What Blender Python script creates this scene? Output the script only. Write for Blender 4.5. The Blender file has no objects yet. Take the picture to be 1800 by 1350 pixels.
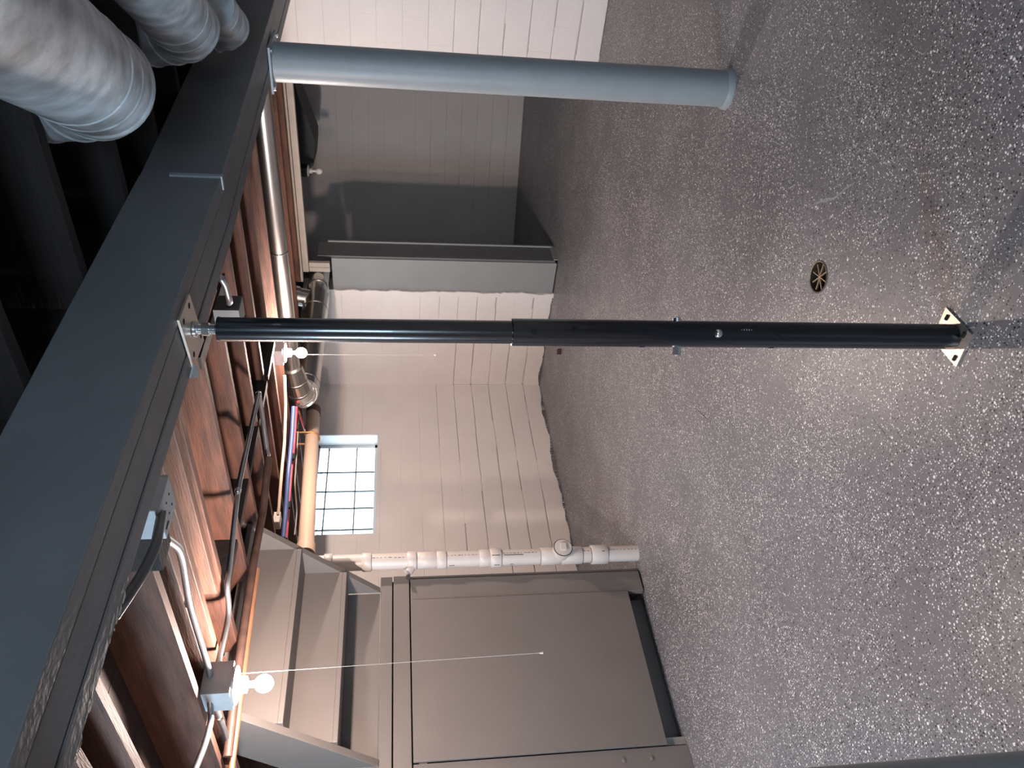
import bpy, bmesh, math, random
from mathutils import Vector, Matrix
random.seed(7)
S = bpy.context.scene
COL = S.collection

# ------------------------------------------------------------------ camera
FPX, HOR, CAMH = 1360.0, 205.0, 1.68
PITCH = math.atan(HOR / FPX)
AZ = math.atan2(1210, math.hypot(FPX, HOR))
FH = Vector((math.cos(AZ), math.sin(AZ), 0)); RT = Vector((math.sin(AZ), -math.cos(AZ), 0)); ZU = Vector((0, 0, 1))
FW = FH * math.cos(PITCH) - ZU * math.sin(PITCH)
UP = FH * math.sin(PITCH) + ZU * math.cos(PITCH)
CAM = Vector((0, 0, CAMH))
cd = bpy.data.cameras.new('camera'); cam = bpy.data.objects.new('camera', cd); COL.objects.link(cam)
cd.sensor_width = 36; cd.lens = FPX / 1800 * 36; cd.clip_start = 0.02
m3 = Matrix((-UP, RT, -FW)).transposed()       # the phone was held on its side: scene "up" is image left
cam.matrix_world = Matrix.Translation(CAM) @ m3.to_4x4()
S.camera = cam

def ray(x, y): return FW * FPX + RT * (675 - y) + UP * (900 - x)
def pz(x, y, z): d = ray(x, y); return CAM + d * ((z - CAMH) / d.z)
def px(x, y, X): d = ray(x, y); return CAM + d * (X / d.x)
def py(x, y, Y): d = ray(x, y); return CAM + d * (Y / d.y)

# ------------------------------------------------------------------ world, daylight, exposure
W = bpy.data.worlds.new('world'); S.world = W; W.use_nodes = True
bg = W.node_tree.nodes['Background']; bg.inputs[0].default_value = (0.80, 0.91, 1.0, 1); bg.inputs[1].default_value = 6.0
S.view_settings.view_transform = 'Standard'; S.view_settings.look = 'None'
S.view_settings.gamma = 1.0; S.view_settings.use_curve_mapping = False
S.view_settings.exposure = 0.0
DAY = (0.58, 0.80, 1.0)
def area(name, loc, target, sx, sy, power, color):
    l = bpy.data.lights.new(name, 'AREA'); l.shape = 'RECTANGLE'; l.size = sx; l.size_y = sy; l.energy = power; l.color = color
    o = bpy.data.objects.new(name, l); COL.objects.link(o); o.location = loc
    o.rotation_euler = (Vector(target) - Vector(loc)).to_track_quat('-Z', 'Y').to_euler()
    return o
# daylight entering the two basement windows in the end wall on the left (just outside their panes)
area('daylight_window_two', (-1.24, 3.35, 1.95), (2.5, 3.45, 1.55), 1.1, 0.6, 195, DAY)
area('daylight_window_three', (-1.24, -0.6, 1.95), (2.5, -0.3, 1.7), 1.1, 0.6, 92, DAY)
BULB_W = 148.0
BULB_C = (1.0, 0.80, 0.70)

# ------------------------------------------------------------------ materials
def mat(name, color, rough=0.6, metal=0.0, bump=0.0, bscale=40.0, var=0.0, vscale=3.0, spec=0.5, stretch=(1, 1, 1), color2=None, emit=None, coat=0.0, detail=4.0):
    m = bpy.data.materials.new(name); m.use_nodes = True
    nt = m.node_tree; b = nt.nodes['Principled BSDF']
    b.inputs['Roughness'].default_value = rough; b.inputs['Metallic'].default_value = metal
    b.inputs['Specular IOR Level'].default_value = spec; b.inputs['Coat Weight'].default_value = coat
    c = (*color, 1); b.inputs['Base Color'].default_value = c
    tc = nt.nodes.new('ShaderNodeTexCoord'); mp = nt.nodes.new('ShaderNodeMapping'); mp.inputs['Scale'].default_value = stretch
    nt.links.new(tc.outputs['Object'], mp.inputs['Vector'])
    if var > 0 or color2:
        n = nt.nodes.new('ShaderNodeTexNoise'); n.inputs['Scale'].default_value = vscale; n.inputs['Detail'].default_value = detail
        nt.links.new(mp.outputs[0], n.inputs['Vector'])
        r = nt.nodes.new('ShaderNodeValToRGB')
        c2 = color2 if color2 else tuple(max(0, v * (1 - var)) for v in color)
        r.color_ramp.elements[0].position = 0.35; r.color_ramp.elements[0].color = (*c2, 1)
        r.color_ramp.elements[1].position = 0.65; r.color_ramp.elements[1].color = c
        nt.links.new(n.outputs['Fac'], r.inputs[0]); nt.links.new(r.outputs[0], b.inputs['Base Color'])
    if bump > 0:
        n2 = nt.nodes.new('ShaderNodeTexNoise'); n2.inputs['Scale'].default_value = bscale; n2.inputs['Detail'].default_value = 3
        nt.links.new(mp.outputs[0], n2.inputs['Vector'])
        bp = nt.nodes.new('ShaderNodeBump'); bp.inputs['Strength'].default_value = bump; bp.inputs['Distance'].default_value = 0.01
        nt.links.new(n2.outputs['Fac'], bp.inputs['Height']); nt.links.new(bp.outputs[0], b.inputs['Normal'])
    if emit:
        b.inputs['Emission Color'].default_value = (*emit[0], 1); b.inputs['Emission Strength'].default_value = emit[1]
    return m

def floor_material():
    m = bpy.data.materials.new('flake_epoxy'); m.use_nodes = True
    nt = m.node_tree; N = nt.nodes.new; L = nt.links.new; b = nt.nodes['Principled BSDF']
    tc = N('ShaderNodeTexCoord')
    big = N('ShaderNodeTexNoise'); big.inputs['Scale'].default_value = 0.9; big.inputs['Detail'].default_value = 3; L(tc.outputs['Object'], big.inputs['Vector'])
    base = N('ShaderNodeValToRGB'); base.color_ramp.elements[0].position = .35; base.color_ramp.elements[0].color = (.122, .119, .128, 1)
    base.color_ramp.elements[1].position = .65; base.color_ramp.elements[1].color = (.158, .154, .165, 1); L(big.outputs['Fac'], base.inputs[0])
    dens = N('ShaderNodeTexNoise'); dens.inputs['Scale'].default_value = 2.6; dens.inputs['Detail'].default_value = 4; L(tc.outputs['Object'], dens.inputs['Vector'])
    warp = N('ShaderNodeTexNoise'); warp.inputs['Scale'].default_value = 160; warp.inputs['Detail'].default_value = 1; L(tc.outputs['Object'], warp.inputs['Vector'])
    vm = N('ShaderNodeVectorMath'); vm.operation = 'MULTIPLY_ADD'; vm.inputs[1].default_value = (.006, .006, .006)
    L(warp.outputs['Color'], vm.inputs[0]); L(tc.outputs['Object'], vm.inputs[2])
    cur = base.outputs[0]
    for sc, (lo, hi), col, size in ((170, (.0, .22), (.40, .38, .38, 1), .38), (92, (.0, .26), (.006, .006, .008, 1), .30), (98, (.0, .30), (.74, .72, .71, 1), .28), (70, (.0, .05), (.78, .75, .73, 1), .30)):
        mp = N('ShaderNodeMapping'); mp.inputs['Location'].default_value = (sc * .37, sc * .11, 0); L(vm.outputs[0], mp.inputs['Vector'])
        v = N('ShaderNodeTexVoronoi'); v.voronoi_dimensions = '2D'; v.inputs['Scale'].default_value = sc; L(mp.outputs[0], v.inputs['Vector'])
        sep = N('ShaderNodeSeparateColor'); L(v.outputs['Color'], sep.inputs[0])
        # chance scaled by the density noise
        mr = N('ShaderNodeMapRange'); mr.inputs['From Min'].default_value = .30; mr.inputs['From Max'].default_value = .72
        mr.inputs['To Min'].default_value = hi * .30; mr.inputs['To Max'].default_value = hi * 1.6; L(dens.outputs['Fac'], mr.inputs['Value'])
        a = N('ShaderNodeMath'); a.operation = 'LESS_THAN'; L(sep.outputs[0], a.inputs[0]); L(mr.outputs[0], a.inputs[1])
        sz = N('ShaderNodeMath'); sz.operation = 'MULTIPLY_ADD'; sz.inputs[1].default_value = size * .7; sz.inputs[2].default_value = size * .45; L(sep.outputs[1], sz.inputs[0])
        d = N('ShaderNodeMath'); d.operation = 'LESS_THAN'; L(v.outputs['Distance'], d.inputs[0]); L(sz.outputs[0], d.inputs[1])
        k = N('ShaderNodeMath'); k.operation = 'MULTIPLY'; L(a.outputs[0], k.inputs[0]); L(d.outputs[0], k.inputs[1])
        mx = N('ShaderNodeMix'); mx.data_type = 'RGBA'; L(k.outputs[0], mx.inputs[0]); L(cur, mx.inputs[6]); mx.inputs[7].default_value = col
        cur = mx.outputs[2]
    L(cur, b.inputs['Base Color']); b.inputs['Roughness'].default_value = .42; b.inputs['Specular IOR Level'].default_value = .45
    n2 = N('ShaderNodeTexNoise'); n2.inputs['Scale'].default_value = 5; n2.inputs['Detail'].default_value = 6; L(tc.outputs['Object'], n2.inputs['Vector'])
    bp = N('ShaderNodeBump'); bp.inputs['Strength'].default_value = .35; bp.inputs['Distance'].default_value = .02; L(n2.outputs['Fac'], bp.inputs['Height']); L(bp.outputs[0], b.inputs['Normal'])
    return m

M = {}
M['floor'] = floor_material()
M['block'] = mat('painted_block', (.80, .745, .715), .55, bump=.16, bscale=45, var=.06, vscale=2.2)
M['block_dim'] = mat('dimmed_painted_block', (.50, .455, .43), .6, bump=.3, bscale=55, var=.08, vscale=1.6)  # same block paint, darkened to carry the dimness of the back room
M['mortar'] = mat('painted_mortar', (.55, .49, .455), .7, bump=.5, bscale=70)
M['stair'] = mat('grey_stair_paint', (.155, .137, .127), .5, bump=.10, bscale=90, var=.06, vscale=4)
M['chase'] = mat('grey_board_paint', (.27, .28, .275), .5, bump=.08, bscale=60, var=.06, vscale=3)
M['beam'] = mat('dark_grey_beam_paint', (.135, .140, .146), .5, bump=.12, bscale=50, var=.12, vscale=6)
M['column'] = mat('blue_grey_column_paint', (.26, .295, .315), .45, bump=.12, bscale=26, var=.08, vscale=7)
M['black'] = mat('black_gloss_paint', (.005, .007, .011), .22, spec=.6, coat=.25)
M['hole'] = mat('dark_hole', (.004, .004, .004), .9)
M['zinc'] = mat('zinc_plate', (.60, .52, .45), .40, metal=.85, var=.12, vscale=14)
M['bolt'] = mat('zinc_bolt', (.72, .74, .76), .22, metal=1.0)
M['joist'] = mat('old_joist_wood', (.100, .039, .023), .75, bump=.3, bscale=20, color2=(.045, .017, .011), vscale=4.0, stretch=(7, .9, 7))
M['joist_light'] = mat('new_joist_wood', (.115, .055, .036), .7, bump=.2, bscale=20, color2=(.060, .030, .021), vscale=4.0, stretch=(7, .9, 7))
M['dark_joist'] = mat('shaded_joist_wood', (.018, .012, .011), .8, bump=.3, bscale=20, color2=(.009, .007, .007), vscale=4.0, stretch=(7, .9, 7))  # shade on the camera side of the beam put into the wood colour
M['subfloor'] = mat('subfloor_wood', (.040, .022, .018), .8, bump=.2, bscale=20, color2=(.022, .013, .012), vscale=3.0, stretch=(1, 5, 5))
M['beige'] = mat('beige_painted_lumber', (.42, .37, .32), .65, bump=.3, bscale=25, var=.12, vscale=9)
M['emt'] = mat('emt_conduit', (.42, .44, .46), .30, metal=.9, var=.1, vscale=12)
M['dark_conduit'] = mat('dark_grey_conduit', (.10, .105, .11), .4, metal=.2)
M['rust'] = mat('rusty_iron_pipe', (.10, .055, .042), .6, metal=.3, var=.4, vscale=15)
M['galv'] = mat('galvanised_duct', (.60, .585, .56), .27, metal=1.0, var=.15, vscale=5)
M['old_duct'] = mat('weathered_duct', (.55, .60, .64), .6, metal=.1, bump=.2, bscale=30, color2=(.30, .33, .35), vscale=17, detail=9)
M['pvc'] = mat('white_pvc', (.58, .525, .49), .4, var=.05, vscale=8)
M['cream_pvc'] = mat('cream_drain_pipe', (.55, .40, .30), .4)
M['mark'] = mat('black_marker', (.03, .025, .025), .8)
M['copper'] = mat('copper_pipe', (.66, .30, .17), .4, metal=.7, var=.2, vscale=8)
M['strap'] = mat('copper_strap', (.45, .20, .07), .4, metal=.6)
M['red'] = mat('red_pex', (.62, .055, .075), .4)
M['blue'] = mat('blue_pex', (.055, .085, .20), .45)
M['steelbox'] = mat('steel_box', (.42, .47, .50), .45, metal=.2, var=.1, vscale=20)
M['shim'] = mat('pale_blue_shim', (.42, .52, .55), .5)
M['porcelain'] = mat('porcelain', (.50, .475, .45), .3)
M['string'] = mat('pull_string', (.75, .68, .6), .7)
M['bulb'] = mat('lit_bulb_glass', (1, .95, .9), .3, emit=(BULB_C, BULB_W / (math.pi * 4 * math.pi * .036 ** 2)))
M['clear'] = mat('clear_bulb_glass', (.75, .7, .66), .1)
M['winframe'] = mat('painted_window_frame', (.66, .70, .72), .5, bump=.2, bscale=40)
M['wire'] = mat('window_bar', (.10, .13, .15), .6)
M['plastic'] = mat('dark_bay_black', (.010, .010, .011), .55)  # plain black standing in for the back room's dark joist bay and ceiling
M['iron'] = mat('drain_iron', (.055, .035, .022), .5, metal=.4, var=.4, vscale=30)
M['brass'] = mat('worn_brass', (.36, .26, .17), .45, metal=.6)
M['wall_dark'] = mat('low_bounce_wall', (.16, .16, .17), .7)  # dark colour given to unseen back room sides to cut bounced light
g = bpy.data.materials.new('window_glass'); g.use_nodes = True
gt = g.node_tree; gt.nodes.clear()
o_ = gt.nodes.new('ShaderNodeOutputMaterial'); t_ = gt.nodes.new('ShaderNodeBsdfTransparent'); gl = gt.nodes.new('ShaderNodeBsdfGlossy'); mx = gt.nodes.new('ShaderNodeMixShader')
mx.inputs[0].default_value = .06; gl.inputs['Roughness'].default_value = .05
gt.links.new(t_.outputs[0], mx.inputs[1]); gt.links.new(gl.outputs[0], mx.inputs[2]); gt.links.new(mx.outputs[0], o_.inputs[0])
M['glass'] = g

# ------------------------------------------------------------------ mesh helpers
class MB:
    def __init__(s): s.v = []; s.f = []; s.smooth = []
    def add(s, vs, fs, sm=False):
        o = len(s.v); s.v += [Vector(v) for v in vs]; s.f += [tuple(i + o for i in f) for f in fs]; s.smooth += [sm] * len(fs); return s
    def box(s, x0, x1, y0, y1, z0, z1):
        vs = [(x0, y0, z0), (x1, y0, z0), (x1, y1, z0), (x0, y1, z0), (x0, y0, z1), (x1, y0, z1), (x1, y1, z1), (x0, y1, z1)]
        return s.add(vs, [(3, 2, 1, 0), (4, 5, 6, 7), (0, 1, 5, 4), (1, 2, 6, 5), (2, 3, 7, 6), (3, 0, 4, 7)])
    def obox(s, c, ax, ay, az):           # oriented box: centre and three half vectors
        c = Vector(c); ax = Vector(ax); ay = Vector(ay); az = Vector(az)
        vs = [c + ax * i + ay * j + az * k for k in (-1, 1) for j, i in ((-1, -1), (-1, 1), (1, 1), (1, -1))]
        return s.add(vs, [(3, 2, 1, 0), (4, 5, 6, 7), (0, 1, 5, 4), (1, 2, 6, 5), (2, 3, 7, 6), (3, 0, 4, 7)])
    def prism(s, pts, d):                 # polygon points extruded by vector d
        n = len(pts); d = Vector(d); vs = [Vector(p) for p in pts] + [Vector(p) + d for p in pts]
        return s.add(vs, [tuple(range(n - 1, -1, -1)), tuple(range(n, 2 * n))] + [(i, (i + 1) % n, n + (i + 1) % n, n + i) for i in range(n)])
    def tube(s, pts, r, seg=16, cap=True, sm=True):      # r: float or list per point
        pts = [Vector(p) for p in pts]; n = len(pts); rs = r if isinstance(r, (list, tuple)) else [r] * n
        tang = []
        for i in range(n):
            a = pts[max(0, i - 1)]; b = pts[min(n - 1, i + 1)]; t = (b - a)
            if t.length < 1e-9: t = Vector((0, 0, 1))
            tang.append(t.normalized())
        u = tang[0].orthogonal().normalized(); vs = []
        for i in range(n):
            u = (u - tang[i] * u.dot(tang[i]))
            u = u.normalized() if u.length > 1e-6 else tang[i].orthogonal().normalized()
            w = tang[i].cross(u)
            for k in range(seg):
                a = 2 * math.pi * k / seg; vs.append(pts[i] + (u * math.cos(a) + w * math.sin(a)) * rs[i])
        fs = [(i * seg + k, i * seg + (k + 1) % seg, (i + 1) * seg + (k + 1) % seg, (i + 1) * seg + k) for i in range(n - 1) for k in range(seg)]
        o = len(s.v); s.add(vs, fs, sm)
        if cap:
            s.f += [tuple(o + k for k in range(seg - 1, -1, -1)), tuple(o + (n - 1) * seg + k for k in range(seg))]; s.smooth += [False, False]
        return s
    def lathe(s, base, axis, prof, seg=24):   # prof: list of (dist along axis, radius); sharp profile
        base = Vector(base); axis = Vector(axis).normalized()
        return s.tube_rings([(base + axis * d, r) for d, r in prof], axis, seg)
    def tube_rings(s, rings, axis, seg):
        u = axis.orthogonal().normalized(); w = axis.cross(u); vs = []
        for c, r in rings:
            for k in range(seg):
                a = 2 * math.pi * k / seg; vs.append(c + (u * math.cos(a) + w * math.sin(a)) * r)
        n = len(rings); o = len(s.v)
        s.add(vs, [(i * seg + k, i * seg + (k + 1) % seg, (i + 1) * seg + (k + 1) % seg, (i + 1) * seg + k) for i in range(n - 1) for k in range(seg)], True)
        s.f += [tuple(o + k for k in range(seg - 1, -1, -1)), tuple(o + (n - 1) * seg + k for k in range(seg))]; s.smooth += [False, False]
        return s
    def sphere(s, c, r, seg=20, rings=12, sz=1.0):
        c = Vector(c); vs = []; fs = []
        for i in range(rings + 1):
            th = math.pi * i / rings
            for k in range(seg):
                a = 2 * math.pi * k / seg; vs.append(c + Vector((math.sin(th) * math.cos(a), math.sin(th) * math.sin(a), math.cos(th) * sz)) * r)
        for i in range(rings):
            for k in range(seg): fs.append((i * seg + k, (i + 1) * seg + k, (i + 1) * seg + (k + 1) % seg, i * seg + (k + 1) % seg))
        return s.add(vs, fs, True)
    def build(s, name, material, parent=None, bevel=0.0):
        me = bpy.data.meshes.new(name)
        if parent is not None: org = world_loc(parent)
        else:
            xs = [v.x for v in s.v]; ys = [v.y for v in s.v]; zs = [v.z for v in s.v]
            org = Vector(((min(xs) + max(xs)) / 2, (min(ys) + max(ys)) / 2, min(zs)))
        me.from_pydata([v - org for v in s.v], [], s.f); me.polygons.foreach_set('use_smooth', s.smooth); me.update()
        bm = bmesh.new(); bm.from_mesh(me); bmesh.ops.recalc_face_normals(bm, faces=bm.faces); bm.to_mesh(me); bm.free()
        if any(s.smooth): me.set_sharp_from_angle(angle=math.radians(40))
        me.materials.append(M[material])
        o = bpy.data.objects.new(name, me); COL.objects.link(o)
        if parent is not None: o.parent = parent
        else: o.location = org
        if bevel > 0:
            b = o.modifiers.new('bevel', 'BEVEL'); b.width = bevel; b.segments = 2; b.limit_method = 'ANGLE'
        return o
def world_loc(o):
    v = Vector(o.location)
    while o.parent is not None: o = o.parent; v += Vector(o.location)
    return v
def tag(o, label, cat, group=None):
    o['label'] = label; o['category'] = cat
    if group: o['group'] = group
    return o
def thing(name, loc, label, cat, group=None):
    o = bpy.data.objects.new(name, None); o.empty_display_size = .05; COL.objects.link(o); o.location = loc
    return tag(o, label, cat, group)
def struct(o, label=None):
    o['kind'] = 'structure'
    if label: o['label'] = label
    return o
def sroot(name, loc=(0, 0, 0)):
    o = bpy.data.objects.new(name, None); COL.objects.link(o); o.location = loc; o['kind'] = 'structure'; return o
def fillet(pts, r, n=6):
    pts = [Vector(p) for p in pts]; out = [pts[0]]
    for i in range(1, len(pts) - 1):
        a = pts[i - 1] - pts[i]; b = pts[i + 1] - pts[i]; d = min(r, a.length * .48, b.length * .48)
        p0 = pts[i] + a.normalized() * d; p1 = pts[i] + b.normalized() * d
        for k in range(n + 1):
            t = k / n; out.append(p0 * (1 - t) ** 2 + pts[i] * 2 * t * (1 - t) + p1 * t * t)
    out.append(pts[-1]); return out

def zj(X): return 2.45 + .0275 * max(0.0, X - 2.35)     # joist undersides: the old floor rises past the second column
def zb(X): return zj(X) - .24                            # beam underside

# ------------------------------------------------------------------ floor with the drain hole
DR = Vector((2.452, 1.585, 0)); DRR = .062
bm = bmesh.new()
outer = [bm.verts.new(v) for v in ((-3.3, -3.3, 0), (11, -3.3, 0), (11, 7, 0), (-3.3, 7, 0))]
ring = [bm.verts.new((DR.x + DRR * math.cos(a * math.pi / 16), DR.y + DRR * math.sin(a * math.pi / 16), 0)) for a in range(32)]
ed = [bm.edges.new((outer[i], outer[(i + 1) % 4])) for i in range(4)] + [bm.edges.new((ring[i], ring[(i + 1) % 32])) for i in range(32)]
bmesh.ops.triangle_fill(bm, edges=ed, use_beauty=True)
for f_ in bm.faces:
    if f_.normal.z < 0: f_.normal_flip()
me = bpy.data.meshes.new('floor'); bm.to_mesh(me); bm.free(); me.materials.append(M['floor'])
fl = bpy.data.objects.new('floor', me); COL.objects.link(fl); struct(fl, 'grey epoxy floor with black and white flakes')

# ------------------------------------------------------------------ walls of painted block
def clip_rects(u0, u1, z0, z1, hole):
    if not hole: return [(u0, u1, z0, z1)]
    a, b, c, d = hole
    if u1 <= a or u0 >= b or z1 <= c or z0 >= d: return [(u0, u1, z0, z1)]
    out = []
    if u0 < a: out.append((u0, a, z0, z1))
    if u1 > b: out.append((b, u1, z0, z1))
    m0, m1 = max(u0, a), min(u1, b)
    if z0 < c: out.append((m0, m1, z0, c))
    if z1 > d: out.append((m0, m1, d, z1))
    return [r for r in out if r[1] - r[0] > .015 and r[3] - r[2] > .015]

def block_wall(name, P0, P1, z1, hole=None, thick=.2, rough=1.0, course=.2032, blen=.4064, blocks=True, material='block', backing='mortar', low=0.0):
    """wall from P0 to P1; its visible face is on the left of that direction"""
    P0 = Vector((P0[0], P0[1], 0)); P1 = Vector((P1[0], P1[1], 0)); u = (P1 - P0).normalized(); Ln = (P1 - P0).length
    n = Vector((-u.y, u.x, 0))
    root = sroot(name, P0)
    b = MB(); dep = .013
    for (a0, a1, c0, c1) in clip_rects(0, Ln, 0, z1, hole):
        c = P0 + u * ((a0 + a1) / 2) - n * (thick / 2 + dep) + ZU * ((c0 + c1) / 2)
        b.obox(c, u * ((a1 - a0) / 2), n * (thick / 2), ZU * ((c1 - c0) / 2))
    b.build('wall_core', backing, root)
    if not blocks: return root
    rows = int(math.ceil((z1 - low) / course))
    for r in range(rows):
        za, zb_ = low + r * course, min(low + (r + 1) * course, z1)
        frac = min(1.0, max(0.0, (za - .75) / .5))           # lower courses show open joints, the upper ones are filled with paint
        gap = .0105 * (1 - frac) + .0007 * frac
        gapv = .0005
        s0 = -blen / 2 if r % 2 else 0.0
        k = 0
        while s0 < Ln - .01:
            a0, a1 = max(0, s0), min(Ln, s0 + blen); s0 += blen
            if a1 - a0 < .03: continue
            for (q0, q1, w0, w1) in clip_rects(a0, a1, za, zb_, hole):
                jit = random.uniform(-.0010, .0010) * rough * (1 - .92 * frac)
                bv = .006 * (1 - frac) + .0006 * frac
                g0 = gap * random.uniform(.02, 1.6) / 2; g1 = gap * random.uniform(.02, 1.6) / 2
                e0, e1, e2, e3 = q0 + gapv / 2, q1 - gapv / 2, w0 + g0, w1 - g1
                def pt(uu, zz, dd): return P0 + u * uu + ZU * zz + n * dd
                dj = [random.uniform(-.0032, .0032) * rough * (1 - frac) for _ in range(4)]
                back = [pt(e0, e2 + dj[0], -dep), pt(e1, e2 + dj[1], -dep), pt(e1, e3 + dj[2], -dep), pt(e0, e3 + dj[3], -dep)]
                mid = [pt(e0, e2 + dj[0], jit - .0015), pt(e1, e2 + dj[1], jit - .0015), pt(e1, e3 + dj[2], jit - .0015), pt(e0, e3 + dj[3], jit - .0015)]
                fr = [pt(e0, e2 + bv + dj[0], jit), pt(e1, e2 + bv + dj[1], jit), pt(e1, e3 - bv + dj[2], jit), pt(e0, e3 - bv + dj[3], jit)]
                mb = MB(); fs = [(8, 9, 10, 11)]
                for q in (0, 4):
                    fs += [(q + i, q + (i + 1) % 4, q + 4 + (i + 1) % 4, q + 4 + i) for i in range(4)]
                mb.add(back + mid + fr, fs)
                mb.build('block', material, root)
    return root

CORN = (6.735, 5.93)
WIN = (6.735 - 5.93, 6.735 - 4.615, 1.862, 2.50)       # along the wall from the corner
wl = block_wall('wall_left', CORN, (2.4, 5.93), 2.62, hole=WIN, thick=.24)
wl['label'] = 'white painted block wall with the barred window'
wf = block_wall('wall_far', (6.77, 4.66), CORN, 2.62)
wf['label'] = 'white painted block wall between chimney chase and corner'
wr = block_wall('wall_right', (6.52, -3.2), (6.50, 2.20), 2.62, thick=.30)
wr['label'] = 'white painted block wall behind the grey column'
BW0, BW1 = (10.32, 2.55), (9.48, 6.22)
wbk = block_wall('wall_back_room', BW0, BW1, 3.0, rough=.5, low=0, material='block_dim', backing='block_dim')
wbk['label'] = 'block wall at the back of the room through the opening'
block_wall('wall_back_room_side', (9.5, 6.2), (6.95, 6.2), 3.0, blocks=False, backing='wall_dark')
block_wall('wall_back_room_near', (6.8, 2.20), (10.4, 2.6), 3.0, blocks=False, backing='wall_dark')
block_wall('wall_left_rear', (2.4, 5.93), (-1.1, 5.93), 2.62, blocks=False, backing='block')
block_wall('wall_end_left', (-1.1, 5.93), (-1.1, 2.6), 2.62, blocks=False, backing='block', hole=(2.05, 3.11, 1.66, 2.24))
block_wall('wall_end_middle', (-1.1, 2.6), (-1.1, 0.6), 2.62, blocks=False, backing='block')
block_wall('wall_end_right', (-1.1, 0.6), (-1.1, -3.2), 2.62, blocks=False, backing='block', hole=(.67, 1.73, 1.66, 2.24))
block_wall('wall_near', (-1.1, -3.2), (6.6, -3.2), 2.62, blocks=False, backing='block')

# broken paint lip where the far wall meets the chimney chase
lip = MB(); n_ = 60; prof = []
for i in range(n_ + 1):
    z = 2.30 * i / n_; prof.append((4.648 + random.uniform(-.010, .008) + (.012 * math.sin(z * 11) if z < .8 else 0), z))
pts = [(6.762, 4.70, 0)] + [(6.762, y, z) for y, z in prof] + [(6.762, 4.70, 2.30)]
lip.prism(pts, (-.022, 0, 0)); lp = lip.build('paint_lip', 'block', wf)

# floor coating lapping unevenly up the foot of the walls
def lap(P0, P1, root, n=70):
    P0 = Vector(P0); P1 = Vector(P1); u = (P1 - P0).normalized(); nn = Vector((-u.y, u.x, 0)); h = .02; pts = []
    for i in range(n + 1):
        h = min(.045, max(.004, h + random.uniform(-.011, .011))); pts.append(P0.lerp(P1, i / n) + ZU * h + nn * .0015)
    pts = [P0 + nn * .0015] + pts + [P1 + nn * .0015]
    MB().prism(pts, nn * .002).build('coating_edge', 'floor', root)
lap((6.735, 5.93, 0), (2.9, 5.93, 0), wl); lap((6.768, 4.70, 0), (6.737, 5.93, 0), wf, 24)

# ------------------------------------------------------------------ windows
def window_in_view():
    root = sroot('window_1', (5.27, 5.93, 1.86)); X0, X1, Z0, Z1 = 4.615, 5.93, 1.862, 2.50; YG = 6.09
    f = MB()
    f.box(X0, X1, 5.935, YG + .05, Z0 - .02, Z0 + .004)          # sloped sill and plastered reveals
    f.box(X0 - .02, X0 + .006, 5.935, YG + .05, Z0, Z1); f.box(X1 - .006, X1 + .02, 5.935, YG + .05, Z0, Z1)
    f.box(X0, X1, 5.935, YG + .05, Z1, Z1 + .02)
    f.build('window_reveal', 'winframe', root)
    fr = MB()
    fr.box(X0, X1, YG, YG + .04, Z0 + .004, Z0 + .035); fr.box(X0, X1, YG, YG + .04, Z1 - .03, Z1)
    fr.box(X1 - .045, X1 - .006, YG, YG + .04, Z0, Z1)
    fr.box(X0, X0 + .03, YG, YG + .04, Z0, Z1); fr.build('window_frame', 'winframe', root)
    xs = [X1 - .045, 5.545, 5.285, 5.065, 4.80, X0 + .03]; zs = [Z0 + .035, 2.085, 2.375, Z1 - .03]
    for x in xs[1:-1]:
        MB().box(x - .006, x + .006, YG + .005, YG + .02, Z0 + .03, Z1 - .03).build('muntin', 'wire', root)
    for z in zs[1:-1]:
        MB().box(X0 + .03, X1 - .04, YG + .004, YG + .019, z - .006, z + .006).build('muntin', 'wire', root)
    for i in range(5):
        for j in range(3):
            MB().box(xs[i + 1] + .006, xs[i] - .006, YG + .010, YG + .013, zs[j] + .006, zs[j + 1] - .006).build('pane', 'glass', root)
    for k in range(44):                                          # slanted guard wires across the top of the opening
        x = X0 + .05 + k * .028
        MB().tube([(x, YG + .12, 2.42), (x + .03, YG + .12, 2.50)], .0025, 6).build('guard_wire', 'wire', root)
window_in_view()
def end_window(name, y0, y1, z0=1.66, z1=2.24, x=-1.16):
    root = sroot(name, (x, (y0 + y1) / 2, z0)); ym = (y0 + y1) / 2
    f = MB()
    for a, b, c, d in ((y0, y1, z0, z0 + .04), (y0, y1, z1 - .04, z1), (y0, y0 + .04, z0, z1), (y1 - .04, y1, z0, z1), (ym - .015, ym + .015, z0, z1)):
        f.box(x, x + .04, a, b, c, d)
    f.build('window_frame', 'winframe', root)
    for a, b in ((y0 + .04, ym - .015), (ym + .015, y1 - .04)):
        MB().box(x + .018, x + .022, a, b, z0 + .04, z1 - .04).build('pane', 'glass', root)
end_window('window_2', 2.82, 3.88)
end_window('window_3', -1.13, -.07)

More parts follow.
